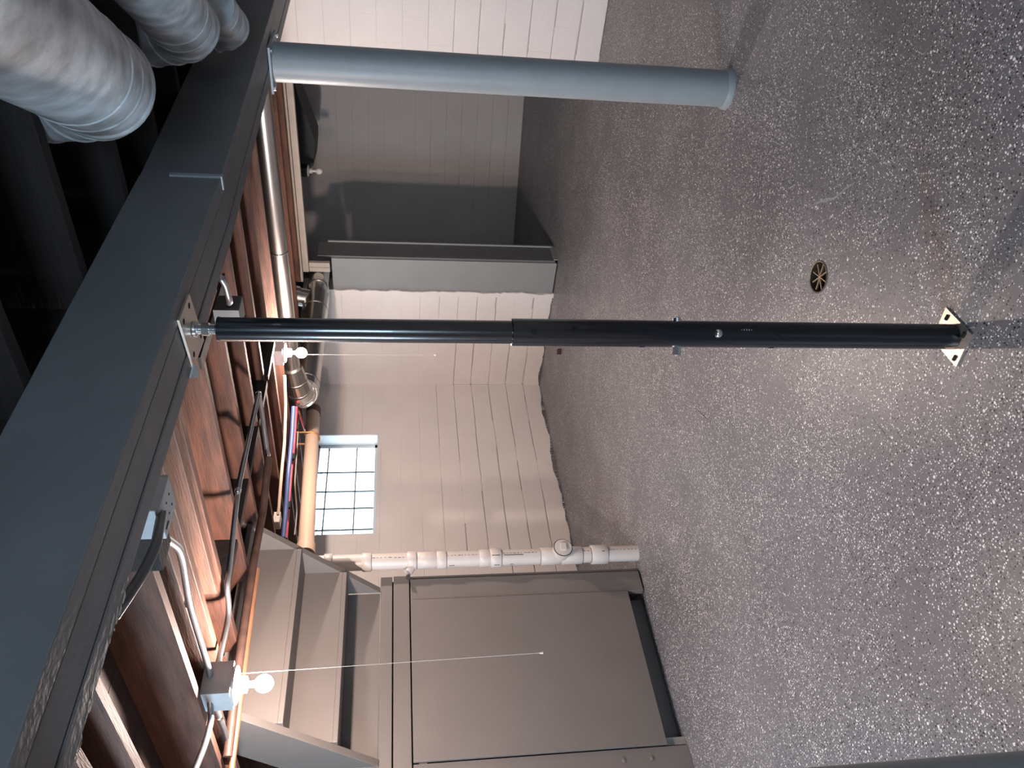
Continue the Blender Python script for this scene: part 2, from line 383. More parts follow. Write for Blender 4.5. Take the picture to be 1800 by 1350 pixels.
# ------------------------------------------------------------------ ceiling: subfloor boards on joists
ceil_ = sroot('ceiling', (0, 0, 2.45))
ceil_['label'] = 'open ceiling of dark wood joists and subfloor boards'
JH = .235
for i in range(24):                                       # subfloor boards run across the joists
    y0 = -3.25 + i * .40
    mb = MB(); xs = [-1.25, 2.35, 7.2]
    for xa, xb in zip(xs[:-1], xs[1:]):
        za, zb_ = zj(xa) + JH, zj(xb) + JH
        mb.prism([(xa, y0 + .002, za), (xb, y0 + .002, zb_), (xb, y0 + .002, zb_ + .03), (xa, y0 + .002, za + .03)], (0, .396, 0))
    mb.build('subfloor_board', 'subfloor', ceil_)
mb = MB().prism([(6.3, 2.0, zj(6.3) + JH + .03), (10.6, 2.0, 3.0), (10.6, 2.0, 3.06), (6.3, 2.0, zj(6.3) + JH + .12)], (0, 4.6, 0))
mb.build('back_room_boards', 'plastic', ceil_)
jx = [-.707 + .4085 * i for i in range(24)]
for i, x in enumerate(jx):
    if x > 6.3: break
    z = zj(x)
    far_m = 'joist'
    if 1.1 < x < 1.9: far_m = 'joist_light'
    for (ya, yb, mm) in ((-3.2, 1.28, 'dark_joist'), (1.28, 5.9, far_m)):  # camera-side half takes the shade-darkened wood
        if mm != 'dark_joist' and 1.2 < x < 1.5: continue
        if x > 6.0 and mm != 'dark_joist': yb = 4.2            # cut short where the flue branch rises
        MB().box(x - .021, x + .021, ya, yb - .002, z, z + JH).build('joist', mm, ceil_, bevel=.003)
# extra members seen beside the lamp
MB().box(1.577, 1.619, 1.5, 5.8, 2.45, 2.45 + JH).build('sister_joist', 'joist_light', ceil_, bevel=.003)
MB().box(1.872, 1.914, 1.5, 3.75, 2.45, 2.45 + .19).build('sister_joist', 'joist_light', ceil_, bevel=.003)
MB().box(2.045, 2.087, 1.5, 3.02, 2.45, 2.45 + .19).build('sister_joist', 'joist_light', ceil_, bevel=.003)
MB().box(1.085, 1.127, 1.42, 5.8, 2.45, 2.45 + JH).build('sister_joist', 'joist_light', ceil_, bevel=.003)
for i, x in enumerate(jx):                                 # solid blocking over the beam, added to stop bulb light leaking past
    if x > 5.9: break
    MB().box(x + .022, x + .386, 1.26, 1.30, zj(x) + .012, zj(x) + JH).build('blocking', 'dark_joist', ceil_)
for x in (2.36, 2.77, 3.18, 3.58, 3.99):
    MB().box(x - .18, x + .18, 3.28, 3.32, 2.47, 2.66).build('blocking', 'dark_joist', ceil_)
MB().box(.9, 2.15, 3.98, 4.02, 2.46, 2.68).build('header_joist', 'joist', ceil_)
MB().box(1.72, 1.98, 3.42, 3.46, 2.46, 2.66).build('blocking', 'joist', ceil_)

# ------------------------------------------------------------------ laminated main beam
beam = thing('support_beam', (1.69, 1.28, 2.21), 'long dark grey laminated wooden beam carried by the steel columns', 'beam')
XJ = 2.285
lay = ((1.170, 1.2185), (1.2245, 1.328), (1.333, 1.392))
for (y0, y1), drop in zip(lay, (0, .003, .001)):
    for xa, xb, off in ((-1.1, XJ, 0.0), (XJ, 6.52, .0)):
        yo = -.004 if xa < 0 and y0 < 1.2 else 0.0
        za, zc = zb(xa) + drop, zb(xb) + drop
        tp = lambda X: zb(X) + .238
        MB().prism([(xa + .0015, y0 + yo, za), (xb - .0015, y0 + yo, zc), (xb - .0015, y0 + yo, tp(xb)), (xa + .0015, y0 + yo, tp(xa))], (0, y1 - y0 - yo, 0)).build('plank', 'beam', beam, bevel=.003)
MB().box(XJ - .004, XJ + .012, 1.160, 1.205, 2.206, 2.36).build('joint_edge', 'column', beam)

chip = MB()
for k in range(26):                                       # paint worn off along the far lower edge
    x = random.uniform(.50, .98); w = random.uniform(.004, .03); y = 1.393 - random.uniform(.002, .022)
    chip.prism([(x, y, 2.2105), (x + w, y - random.uniform(.0, .006), 2.2105), (x + w * .8, y + random.uniform(.002, .006), 2.2105), (x + w * .2, y + .004, 2.2105)], (0, 0, -.0009))
chip.build('bare_wood_chips', 'beige', beam)
# ------------------------------------------------------------------ steel columns
def grey_column(X, Y, label):
    t = thing('steel_column', (X, Y, 0), label, 'column', None)
    zt = zb(X) - .012
    MB().tube([(X, Y, .03), (X, Y, zt)], .089, 40).build('shaft', 'column', t)
    MB().lathe((X, Y, 0), (0, 0, 1), [(0, .101), (.014, .100), (.03, .091)], 40).build('base_collar', 'column', t)
    MB().box(X - .125, X + .125, Y - .105, Y + .105, zt, zt + .010).build('top_plate', 'column', t)
    for sx in (-1, 1):
        for sy in (-1, 1):
            MB().lathe((X + sx * .105, Y + sy * .085, zt), (0, 0, -1), [(0, .011), (.008, .011), (.010, .008)], 6).build('bolt', 'bolt', t)
grey_column(3.815, 1.345, 'thick blue-grey painted steel column under the beam near the right block wall')
grey_column(.412, 1.345, 'grey column edge at the lower right corner of the photo')

cx, cy = 1.692, 1.297
t = thing('jack_post', (cx, cy, 0), 'black telescoping steel jack post standing on a plate in the middle of the floor', 'post')
def tube_open(z0, z1, r, name):
    m = MB(); m.lathe((cx, cy, z0), (0, 0, 1), [(0, r), (z1 - z0 - .002, r), (z1 - z0, r - .002)], 40); return m.build(name, 'black', t)
lower = tube_open(.008, 1.362, .0382, 'lower_tube')
upper = tube_open(1.362, 2.139, .0322, 'upper_tube')
MB().lathe((cx, cy, 2.134), (0, 0, 1), [(0, .0335), (.007, .0335)], 40).build('end_cap', 'black', upper)
pl = MB().prism([(1.774, 1.246, 0), (1.757, 1.357, 0), (1.618, 1.357, 0), (1.633, 1.243, 0)], (0, 0, .006)).build('base_plate', 'zinc', t)
tp = MB().prism([(1.723, 1.206, zb(1.69) - .0065), (1.601, 1.201, zb(1.69) - .0065), (1.633, 1.380, zb(1.69) - .0065), (1.766, 1.392, zb(1.69) - .0065)], (0, 0, .006)).build('top_plate', 'zinc', t)
for (x, y) in ((1.748, 1.266), (1.742, 1.335), (1.640, 1.338), (1.655, 1.262)):
    MB().tube([(x, y - .008, .0065), (x, y + .008, .0065)], .0055, 10).build('slot', 'hole', pl)
for (x, y) in ((1.700, 1.228), (1.632, 1.228), (1.745, 1.360), (1.655, 1.352)):
    MB().lathe((x, y, zb(1.69) - .0072), (0, 0, 1), [(0, .008), (.001, .008)], 14).build('slot', 'hole', tp)
screw = MB(); pr = []
for k in range(15): pr += [(.0 + k * .0042, .0118), (.0021 + k * .0042, .0135)]
screw.lathe((cx, cy, 2.138), (0, 0, 1), pr, 18); screw.build('jack_screw', 'bolt', t)
MB().lathe((cx, cy, 2.163), (0, 0, 1), [(0, .019), (.018, .019)], 6).build('hex_nut', 'bolt', t)
MB().lathe((cx, cy, 2.190), (0, 0, 1), [(0, .014), (.005, .021), (.012, .021)], 24).build('screw_seat', 'bolt', t)
rt = RT.copy(); fw0 = FH.copy()
def bolt_pair(z, d, r0, nut_len, name='bolt'):
    for s in (1, -1):
        b = Vector((cx, cy, z)) + d * (s * (r0 - .003))
        L_ = nut_len if s < 0 else .010
        MB().lathe(b, d * s, [(0, .0145), (.003, .0145), (.0032, .0125), (L_, .0125), (L_ + .004, .008)], 8 if s < 0 else 18).build(name, 'bolt', t)
bolt_pair(.880, rt, .0382, .025)
b = Vector((cx, cy, .771)) - fw0 * .036
MB().lathe(b, -fw0, [(0, .0125), (.004, .0125), (.009, .010), (.012, .005)], 20).build('bolt', 'bolt', t)
for z, off in ((.592, 0.0), (1.305, 0.0), (1.19, .25)):
    d = (-fw0).copy(); d.rotate(Matrix.Rotation(off, 3, 'Z'))
    MB().lathe(Vector((cx, cy, z)) + d * .0365, d, [(0, .0085), (.0022, .0085)], 18).build('pin_hole', 'hole', t)
for z in (.985, .592):
    MB().lathe(Vector((cx, cy, z)) - rt * .0365, -rt, [(0, .0085), (.0022, .0085)], 18).build('pin_hole', 'hole', t)
for k in range(5):                                        # remains of a tiny white stamp, too small to read
    d = (-fw0).copy(); d.rotate(Matrix.Rotation(.30, 3, 'Z'))
    c = Vector((cx, cy, .700 - k * .0075)) + d * .0383
    MB().obox(c, d.cross(ZU) * (.0022 if k in (1, 2, 3) else .001), d * .0003, ZU * .0012).build('stamp_mark', 'porcelain', lower)
# pale shim tab hanging past the plate
sh = MB().prism([pz(341, 641, 2.2), pz(345, 641, 2.2), pz(351.5, 663, 2.2), pz(335.5, 664.5, 2.2)], (0, 0, .004))
tag(sh.build('metal_shim', 'shim'), 'small pale blue metal shim beside the top plate of the black post', 'shim')

# ------------------------------------------------------------------ floor drain
d_ = thing('floor_drain', (DR.x, DR.y, -.05), 'small round dark floor drain with a spoked grate', 'drain')
bw = MB().tube_rings([(DR + ZU * .002, .066), (DR + ZU * .002, .060), (DR - ZU * .03, .056), (DR - ZU * .05, .05)], ZU, 32)
bw.f.pop(-1 if abs(bw.v[bw.f[-1][0]].z) < .01 else -2); bw.smooth.pop(); bw.build('bowl', 'iron', d_)
for k in range(8):
    a = k * math.pi / 4 + .2; e = Vector((math.cos(a), math.sin(a), 0))
    MB().obox(DR + e * .030 - ZU * .006, e * .024, e.cross(ZU) * .0015, ZU * .003).build('spoke', 'brass', d_)
MB().lathe(DR - ZU * .010, (0, 0, 1), [(0, .005), (.006, .005)], 14).build('hub', 'brass', d_)
MB().tube([DR + Vector((math.cos(a * math.pi / 12), math.sin(a * math.pi / 12), 0)) * .0625 + ZU * .001 for a in range(-9, 4)], .0025, 8).build('rim', 'brass', d_)

# ------------------------------------------------------------------ chimney chase, header over the opening
ch = thing('chimney_chase', (6.90, 4.47, 0), 'grey painted boarded chimney chase beside the dark opening', 'chase')
MB().box(6.772, 6.785, 4.285, 4.658, .012, 2.313).build('face_board', 'chase', ch, bevel=.003)
MB().box(6.786, 7.05, 4.262, 4.285, .03, 2.45).build('side_board', 'beam', ch, bevel=.003)
MB().box(6.79, 7.05, 4.286, 4.66, .02, 2.30).build('core', 'beam', ch)
MB().box(6.80, 7.06, 4.252, 4.262, .0, .045).build('base_trim', 'chase', ch)
MB().box(7.045, 7.06, 4.245, 4.262, .03, 2.36).build('edge_trim', 'chase', ch)
hd = thing('door_header', (6.60, 3.4, 2.50), 'beige painted double board header over the opening to the back room', 'header')
MB().box(6.54, 6.60, 2.21, 4.42, 2.575, 2.635).build('board', 'beige', hd, bevel=.004)
MB().box(6.56, 6.62, 2.21, 4.315, 2.515, 2.571).build('board', 'beige', hd, bevel=.004)
MB().box(6.58, 6.62, 4.22, 4.27, 2.315, 2.512).build('cripple_block', 'beige', hd, bevel=.002)
MB().box(6.58, 6.62, 4.274, 4.322, 2.315, 2.512).build('cripple_block', 'beige', hd, bevel=.002)

# back room: black sheeting standing in for the dark joist bay, an unlit lamp
wedge_mesh = MB(); A = []
for k, (x, y) in enumerate([(512, 120), (524, 170), (538, 205), (547, 230), (553, 246), (553, 262), (551, 290), (546, 296)]):
    A.append(px(x, y, 8.2))
top = [Vector((8.2, p.y, 2.93)) for p in A]
wedge_mesh.prism(A + top[::-1], (.5, .06, 0)); tag(wedge_mesh.build('dark_bay_wedge', 'plastic'), 'black sheeting standing in for the dark joist bay of the back room', 'wedge')
BR = .036
def lamp_parts(t, base, lit=True, k=1.0, string_len=1.0, string_off=(0, 0, 0), box=True, bd=.04):
    base = Vector(base)
    if box: MB().box(base.x - .055 * k, base.x + .055 * k, base.y - .055 * k, base.y + .055 * k, base.z - bd, base.z + .008).build('junction_box', 'steelbox', t, bevel=.003)
    b0 = base - ZU * bd
    h = MB().lathe(b0, (0, 0, -1), [(0, .060 * k), (.010, .060 * k), (.014, .052 * k), (.018, .030 * k), (.050, .026 * k), (.052, .022 * k)], 32).build('lamp_holder', 'porcelain', t)
    bz = b0 - ZU * .052
    MB().lathe(bz, (0, 0, -1), [(0, .013), (.028, .014), (.034, .016)], 20).build('bulb_neck', 'porcelain' if lit else 'clear', t)
    MB().sphere(bz - ZU * .066, BR, 28, 18, 1.06).build('bulb', 'bulb' if lit else 'clear', t)
    if string_len > 0:
        s0 = b0 + Vector(string_off) - ZU * .015
        s1 = s0 - ZU * string_len + RT * (.02 if string_len > 1.2 else 0)
        st = MB().tube([s0, s1], .0011, 6).build('pull_string', 'string', t)
        MB().lathe(s1 + ZU * .012, (0, 0, -1), [(0, .002), (.004, .004), (.014, .0045), (.016, .006)], 10).build('string_pull', 'porcelain', st)
P = pz(385, 1206, 2.40); L1 = Vector((P.x, P.y, 2.447))
t = thing('ceiling_lamp', (L1.x, L1.y, 2.2), 'lit bare bulb with a long pull string in front of the grey stairs', 'lamp')
so = RT * .047
lamp_parts(t, L1, True, 1.3, 1.28, (so.x, so.y, 0), bd=.108)
P = pz(487, 620, 2.5); L2 = Vector((P.x, P.y, 2.515))
t = thing('ceiling_lamp', (L2.x, L2.y, 2.3), 'lit bare bulb beside the black post below the ceiling ducts', 'lamp')
lamp_parts(t, L2, True, 1.15, 1.04, tuple(-RT * .012), bd=.062)
P = px(541, 300, 7.9)
t = thing('ceiling_lamp', (P.x, P.y, P.z - .1), 'unlit bulb in a white holder in the dim back room', 'lamp')
lamp_parts(t, P + ZU * .04, False, 1.0, .0, box=False)
MB().box(P.x - .05, P.x + .05, P.y - .05, P.y + .05, P.z, 2.95).build('mounting_block', 'plastic', t)

# ------------------------------------------------------------------ staircase seen from behind
st = thing('staircase', (2.4, 4.2, 1.78), 'grey painted wooden staircase seen from behind with closed risers', 'staircase')
X0, X1 = 1.875, 2.935
for k in range(3):
    yn = 4.40 - .25 * (k + 1); zt = 1.98 + .255 * k            # near edge and underside of each tread
    MB().box(X0, X1, yn, yn + .27, zt, zt + .028).build('tread', 'stair', st, bevel=.003)
    if k < 2: MB().box(X0, X1, yn, yn + .018, zt + .028, zt + .255).build('riser', 'stair', st)
MB().box(X0, X1, 4.40, 4.418, 1.778, 1.98).build('riser', 'stair', st)
def stringer(xa, xb, low):
    pts = [(xa, 4.392, 1.8045 - low), (xa, 3.60, 2.612 - low), (xa, 3.60, 2.95), (xa, 3.66, 2.95), (xa, 4.392, 2.22)]
    return MB().prism(pts, (xb - xa, 0, 0)).build('stringer', 'stair', st, bevel=.003)
stringer(X1, X1 + .04, .03); stringer(X0 - .04, X0, .035)
# framed cupboard under the stairs
cb = thing('stair_cupboard', (2.4, 4.45, 0), 'grey painted cupboard front under the stairs with a flat panel', 'cupboard')
MB().box(1.50, 3.06, 4.400, 4.44, 1.700, 1.775).build('header_board', 'stair', cb, bevel=.003)
MB().box(1.50, 3.06, 4.395, 4.44, 1.590, 1.692).build('header_board', 'stair', cb, bevel=.003)
MB().box(1.50, 3.05, 4.445, 4.47, 1.55, 1.76).build('backing', 'hole', cb)
MB().box(1.845, 2.875, 4.392, 4.412, .125, 1.582).build('panel', 'stair', cb, bevel=.002)
MB().box(2.878, 3.035, 4.398, 4.44, .012, 1.582).build('stile', 'stair', cb, bevel=.003)
MB().box(3.036, 3.075, 4.425, 4.48, .0, 1.69).build('stile', 'stair', cb, bevel=.003)
lst = MB().box(1.50, 1.838, 4.404, 4.44, .0, 1.582).build('stile', 'stair', cb, bevel=.003)
for z in (.235, .40):
    MB().lathe((1.775, 4.404, z), (0, -1, 0), [(0, .012), (.006, .012), (.009, .007)], 14).build('bolt_head', 'stair', lst)
MB().box(1.845, 2.88, 4.52, 4.55, 0, 1.5).build('toe_board', 'beam', cb)
MB().box(1.850, 1.895, 4.425, 4.50, 0, .125).build('foot_block', 'chase', cb, bevel=.002)
MB().box(1.50, 1.54, 4.442, 5.90, 0, 2.4).build('side_wall', 'stair', cb)
MB().box(3.0, 3.04, 4.485, 5.90, 0, 1.68).build('side_wall', 'stair', cb)

# ------------------------------------------------------------------ white PVC stack
PX, PY = 3.155, 4.36
pv = thing('drain_stack', (PX, PY, 0), 'white plastic drain stack with fittings and a round cleanout beside the stairs', 'drain pipe')
def pzc(x): # height on the stack axis for image row x
    d = ray(x, 975); tt = math.hypot(PX, PY) / math.hypot(d.x, d.y); return (CAM + d * tt).z
MB().tube([(PX, PY, 0), (PX, PY, 2.40)], .054, 28).build('pipe', 'pvc', pv)
def fit(xa, xb, r, name='coupling'):
    za, zc = sorted((pzc(xa), pzc(xb)))
    return MB().lathe((PX, PY, za), (0, 0, 1), [(0, r - .003), (.004, r), (zc - za - .004, r), (zc - za, r - .003)], 28).build(name, 'pvc', pv)
fit(1038, 1066, .066); fit(985, 1022, .061, 'cleanout_tee'); fit(949, 984, .060, 'cleanout_tee')
fit(861, 880, .066, 'reducer'); fit(842, 861, .059, 'reducer'); fit(768, 784, .062); fit(716, 732, .062); fit(733, 767, .057)
fit(637, 653, .062); fit(570, 585, .064)
zc = pzc(985)
nrm = Vector((.02, -1, 0)).normalized(); nrm = (-FH * .75 + RT * .65).normalized()
cz = Vector((PX, PY, zc))
cl = MB().lathe(cz, nrm, [(0, .054), (.080, .056), (.084, .066), (.112, .066), (.114, .062)], 28).build('cleanout_branch', 'pvc', pv)
MB().lathe(cz + nrm * .113, nrm, [(0, .060), (.006, .060)], 28).build('cleanout_plug', 'pvc', cl)
MB().obox(cz + nrm * .127, nrm * .012, nrm.cross(ZU) * .024, ZU * .018).build('plug_square', 'pvc', cl)
MB().tube([cz + nrm * .114 + (nrm.cross(ZU) * math.cos(a * .2618) + ZU * math.sin(a * .2618)) * .063 for a in range(25)], .0032, 6, cap=False).build('plug_ring', 'mark', cl)
face = -FH
def pmark(xa, xb, off, w=.0016, r=.0545):    # pencil and print lines along or around the stack
    z0, z1 = pzc(xa), pzc(xb); d = face.copy(); d.rotate(Matrix.Rotation(off, 3, 'Z'))
    MB().obox(Vector((PX, PY, (z0 + z1) / 2)) + d * r, d.cross(ZU) * w, d * .0006, ZU * abs(z0 - z1) / 2).build('print_line', 'mark', pv)
for xa, xb, off in ((655, 690, .75), (693, 714, .70), (786, 840, .72), (882, 945, .80), (1068, 1120, .80), (1023, 1037, .75)):
    n_ = max(2, int((xb - xa) / 6))
    for k in range(n_):
        a0 = xa + (xb - xa) * k / n_; pmark(a0, a0 + (xb - xa) / n_ * random.uniform(.3, .8), off, random.uniform(.001, .0018))
for x, off, ln, r in ((884, .55, 34, .0546), (863, .5, 14, .0664), (867, -.55, 9, .0664), (789, -.6, 9, .0546), (1055, .55, 4, .0664), (895, -.75, 6, .0546)):
    pmark(x, x + ln, off, .0022, r)
def pring(x, r, a0=-1.2, a1=1.2):
    z = pzc(x); pts = []
    for k in range(13):
        d = face.copy(); d.rotate(Matrix.Rotation(a0 + (a1 - a0) * k / 12, 3, 'Z')); pts.append(Vector((PX, PY, z)) + d * r)
    MB().tube(pts, .0013, 6).build('joint_line', 'mark', pv)
for x, r in ((880.5, .0548), (948, .0612), (1037, .0552), (1066.5, .0556), (784.5, .0552), (732.5, .0575), (653.5, .0552), (1022.5, .0556)): pring(x, r)
# small side branch that disappears behind the cupboard
b0 = Vector((PX, PY, pzc(730))); e0 = b0 + Vector((-.085, .012, .05))
MB().tube([b0, e0], .030, 18).build('side_branch', 'pvc', pv)
MB().lathe(e0 - Vector((.03, .0, 0)), -FH, [(.0, .014), (.034, .014)], 14).build('branch_hole', 'mark', pv)

# cream drain running to the wall, with its copper hanger
a = py(551, 722, 5.05); b = py(537, 975, 4.62)
dr = thing('drain_run', (b.x, b.y, b.z - .06), 'cream coloured drain pipe running under the joists past the window', 'drain pipe')
MB().tube([a, b], .058, 28).build('pipe', 'cream_pvc', dr)
ux = (b - a).normalized()
MB().lathe(a - ux * .02, ux, [(0, .066), (.09, .066), (.095, .060)], 28).build('coupling', 'rust', dr)
MB().lathe(b - ux * .10, ux, [(0, .066), (.10, .066)], 28).build('coupling', 'cream_pvc', dr)
hp = a + (b - a) * .235; sd = ux.cross(ZU).normalized(); up_ = sd.cross(ux)
hk = [hp + (sd * math.cos(an) - ZU * math.sin(an)) * .061 for an in [math.pi * k / 12 for k in range(13)]]
hpts = [Vector((hk[0].x, hk[0].y, zj(hp.x) + .02))] + hk + [Vector((hk[-1].x, hk[-1].y, zj(hp.x) + .02))]
tag(MB().tube(hpts, .009, 10).build('pipe_hanger', 'strap'), 'copper coloured hanger looped round the cream drain pipe', 'hanger')

# ------------------------------------------------------------------ ducts on the far side
du = thing('flue_duct', (5.7, 4.38, 2.3), 'shiny galvanised duct with a wye and cap leading to the chimney chase', 'duct')
ZD = 2.428; YD = 4.42
MB().tube([(6.74, YD, ZD), (6.30, YD, ZD)], .095, 28).build('neck', 'galv', du)
MB().tube([(6.30, YD, ZD), (5.02, YD, ZD)], .118, 32).build('pipe', 'galv', du)
for x in (6.44, 6.06): MB().lathe((x, YD, ZD), (1, 0, 0), [(0, .100 if x > 6.3 else .1195), (.01, .104 if x > 6.3 else .123), (.02, .100 if x > 6.3 else .1195)], 32).build('seam_band', 'galv', du)
# wye branch with its end cap
wa = Vector((6.24, YD, ZD + .0)); wb = wa + Vector((-.02, -.05, .165))
wd = (wb - wa).normalized()
MB().tube([wa, wb], .088, 28).build('wye_branch', 'galv', du)
MB().lathe(wb - wd * .01, wd, [(0, .093), (.003, .100), (.045, .100), (.05, .093)], 28).build('wye_cap', 'galv', du)
# gored elbow between the pipe and the silver branch
el = []
c0 = Vector((5.02, YD, ZD)); c1 = Vector((4.76, 4.02, 2.478))
pm = [c0, Vector((4.72, YD + .02, ZD - .01)), c1]
ngo = 6
pts = [c0 * (1 - q) ** 2 + pm[1] * 2 * q * (1 - q) + c1 * q * q for q in [k / ngo for k in range(ngo + 1)]]
rr = [.118 - (.118 - .078) * (k / ngo) ** 1.8 for k in range(ngo + 1)]
for k in range(ngo):
    MB().tube([pts[k], pts[k + 1]], [rr[k], rr[k + 1]], 24, sm=False).build('elbow_gore', 'galv', du)
    dd = (pts[k + 1] - pts[k]).normalized(); MB().lathe(pts[k] - dd * .004, dd, [(0, rr[k] + .001), (.004, rr[k] + .0035), (.008, rr[k] + .001)], 24).build('elbow_bead', 'galv', du)
sv = thing('branch_duct', (4.76, 3.2, 2.42), 'slim silver round duct running between the joists towards the beam', 'duct')
MB().tube([(4.76, 4.03, 2.478), (4.75, 1.6, 2.478)], .062, 28).build('pipe', 'galv', sv)
for y in (2.95, 4.05): MB().lathe((4.755, y, 2.478), (0, 1, 0), [(0, .061), (.008, .066), (.016, .061)], 28).build('seam_band', 'galv', sv)

# ------------------------------------------------------------------ old ducts on the camera side of the beam
def old_duct(E, r, back, fwd, label):
    E = Vector(E)
    t = thing('heating_duct', tuple(E - ZU * (r + .02)), label, 'duct')
    S0 = E + Vector(back); T = E + Vector(fwd)
    MB().tube([S0, E + (S0 - E).normalized() * r * .7], r, 40).build('pipe', 'old_duct', t)
    a = E + (S0 - E).normalized() * r * .7; b = T
    n = 4; pts = [a * (1 - q) ** 2 + E * 2 * q * (1 - q) + b * q * q for q in [k / n for k in range(n + 1)]]
    for k in range(n):
        p0, p1 = pts[k], pts[k + 1]
        MB().tube([p0, p1 + (p1 - p0) * .10], r * (1.0 if k % 2 else 1.004), 40, sm=True).build('elbow_gore', 'old_duct', t)
    for k in range(1, n):
        q = (pts[k + 1] - pts[k - 1]).normalized()
        MB().lathe(pts[k] - q * .004, q, [(0, r + .001), (.004, r + .004), (.008, r + .001)], 40).build('seam_bead', 'old_duct', t)
    for f_ in (.10, .19):
        q = (a - S0).normalized(); MB().lathe(a - q * f_, q, [(0, r + .0005), (.003, r + .0025), (.006, r + .0005)], 40).build('seam_bead', 'old_duct', t)
    dd = (a - S0).normalized()
    MB().lathe(a - dd * .012, dd, [(0, r), (.006, r + .005), (.018, r + .005), (.024, r)], 40).build('seam_band', 'old_duct', t)
    return t
old_duct((1.85, .735, 2.33), .115, (-1.15, -.69, -.11), (.08, .05, .26), 'large pale weathered heating duct nearest the camera above the beam')
old_duct((2.70, .87, 2.335), .101, (-.60, -.36, -.04), (.07, .05, .22), 'middle weathered duct with ribbed elbow above the beam')
old_duct((3.24, 1.03, 2.313), .078, (-.26, -.16, .0), (-.03, .03, .22), 'smallest looking duct of three, nearest the grey column')

# ------------------------------------------------------------------ conduits and boxes under the joists
def pipe(name, pts, r, m, label, cat, fr=.06, straps=(), seg=12, group=None):
    q = fillet(pts, fr); zs = min(p.z for p in q)
    t = thing(name, (q[0].x, q[0].y, zs), label, cat, group)
    MB().tube(q, r, seg).build('run', m, t)
    for (i, f_) in straps:
        p = Vector(pts[i]).lerp(Vector(pts[i + 1]), f_); d = (Vector(pts[i + 1]) - Vector(pts[i])).normalized()
        MB().lathe(p - d * .012, d, [(0, r + .001), (.003, r + .0035), (.021, r + .0035), (.024, r + .001)], seg).build('coupling', 'bolt' if m != 'rust' else 'rust', t)
    return t
# junction box hung behind the beam
B = pz(295, 893, 2.262)
jb = thing('junction_box', (B.x, B.y, 2.25), 'pale square steel junction box hanging just behind the beam', 'junction box')
bx0 = B.copy()
MB().box(bx0.x - .058, bx0.x + .058, bx0.y - .06, bx0.y + .055, 2.262, 2.37).build('box_body', 'steelbox', jb, bevel=.004)
MB().box(bx0.x + .059, bx0.x + .063, bx0.y - .058, bx0.y + .053, 2.264, 2.368).build('cover_plate', 'steelbox', jb)
MB().box(bx0.x - .05, bx0.x + .05, bx0.y + .055, bx0.y + .20, 2.30, 2.45).build('mounting_block', 'dark_joist', jb)
for dx, dy in ((.03, .02), (.03, -.02), (-.0, .02), (-.0, -.02)):
    MB().lathe((bx0.x + dx, bx0.y + dy, 2.2625), (0, 0, -1), [(0, .0035), (.0015, .0035)], 10).build('screw_hole', 'hole', jb)
for dy in (.028, -.012):
    MB().box(bx0.x - .045, bx0.x - .018, bx0.y + dy, bx0.y + dy + .004, 2.2605, 2.2635).build('knockout_slot', 'hole', jb)
zc_ = 2.43
lb = L1 + Vector((0, 0, -.02))
pipe('conduit', [bx0 + Vector((-.02, .05, .05)), pz(318, 965, 2.37), pz(332, 1060, 2.425), Vector((lb.x + .02, lb.y - .10, 2.428)), lb + Vector((.01, -.05, 0))], .0125, 'emt', 'bright steel conduit from the junction box to the nearest lit lamp', 'conduit', .12, ((2, .0),))
pipe('conduit', [bx0 + Vector((-.045, -.03, .0)), pz(274, 960, 2.235), pz(250, 1010, 2.25), pz(222, 1052, 2.26), pz(200, 1085, 2.28)], .0125, 'dark_conduit', 'dark grey conduit curving from the junction box back to the beam', 'conduit', .10)
ap = pz(455, 690, 2.425)
pipe('conduit', [ap, pz(418, 860, 2.42), pz(405, 985, 2.42), pz(398, 1030, 2.42), pz(404, 1075, 2.42), lb + Vector((.05, .02, 0))], .0125, 'emt', 'steel conduit with an offset bend running from the rafters to the nearest lit lamp', 'conduit', .10, ((1, .02), (0, .02)))
pipe('conduit', [ap, pz(463, 745, 2.44), pz(471, 805, 2.44)], .0125, 'emt', 'short steel conduit leaning back from the high conduit elbow', 'conduit', .05, ((1, .9),))
pipe('iron_pipe', [pz(472, 805, 2.42), pz(462, 900, 2.42), pz(447, 980, 2.42), pz(432, 1080, 2.42), pz(415, 1200, 2.42), pz(400, 1330, 2.42)], .021, 'rust', 'dark rusty iron pipe hanging along the joists above the stairs', 'iron pipe', .05)
pipe('copper_pipe', [pz(452, 1000, 2.405), pz(445, 1050, 2.405), pz(426, 1200, 2.405), pz(406, 1360, 2.405)], .014, 'copper', 'orange copper pipe running beside the lit lamp above the stairs', 'copper pipe', .05)
pipe('conduit', [lb + Vector((-.05, -.02, 0)), pz(372, 1262, 2.42), pz(362, 1305, 2.40), pz(338, 1365, 2.40)], .0125, 'emt', 'warm lit steel conduit leaving the nearest lamp towards the photo bottom', 'conduit', .08)
pipe('conduit', [lb + Vector((-.03, .05, 0)), pz(397, 1290, 2.43), pz(410, 1345, 2.43), pz(418, 1380, 2.43)], .0125, 'emt', 'second steel conduit leaving the nearest lamp behind the copper pipe', 'conduit', .08, ((0, .5),))
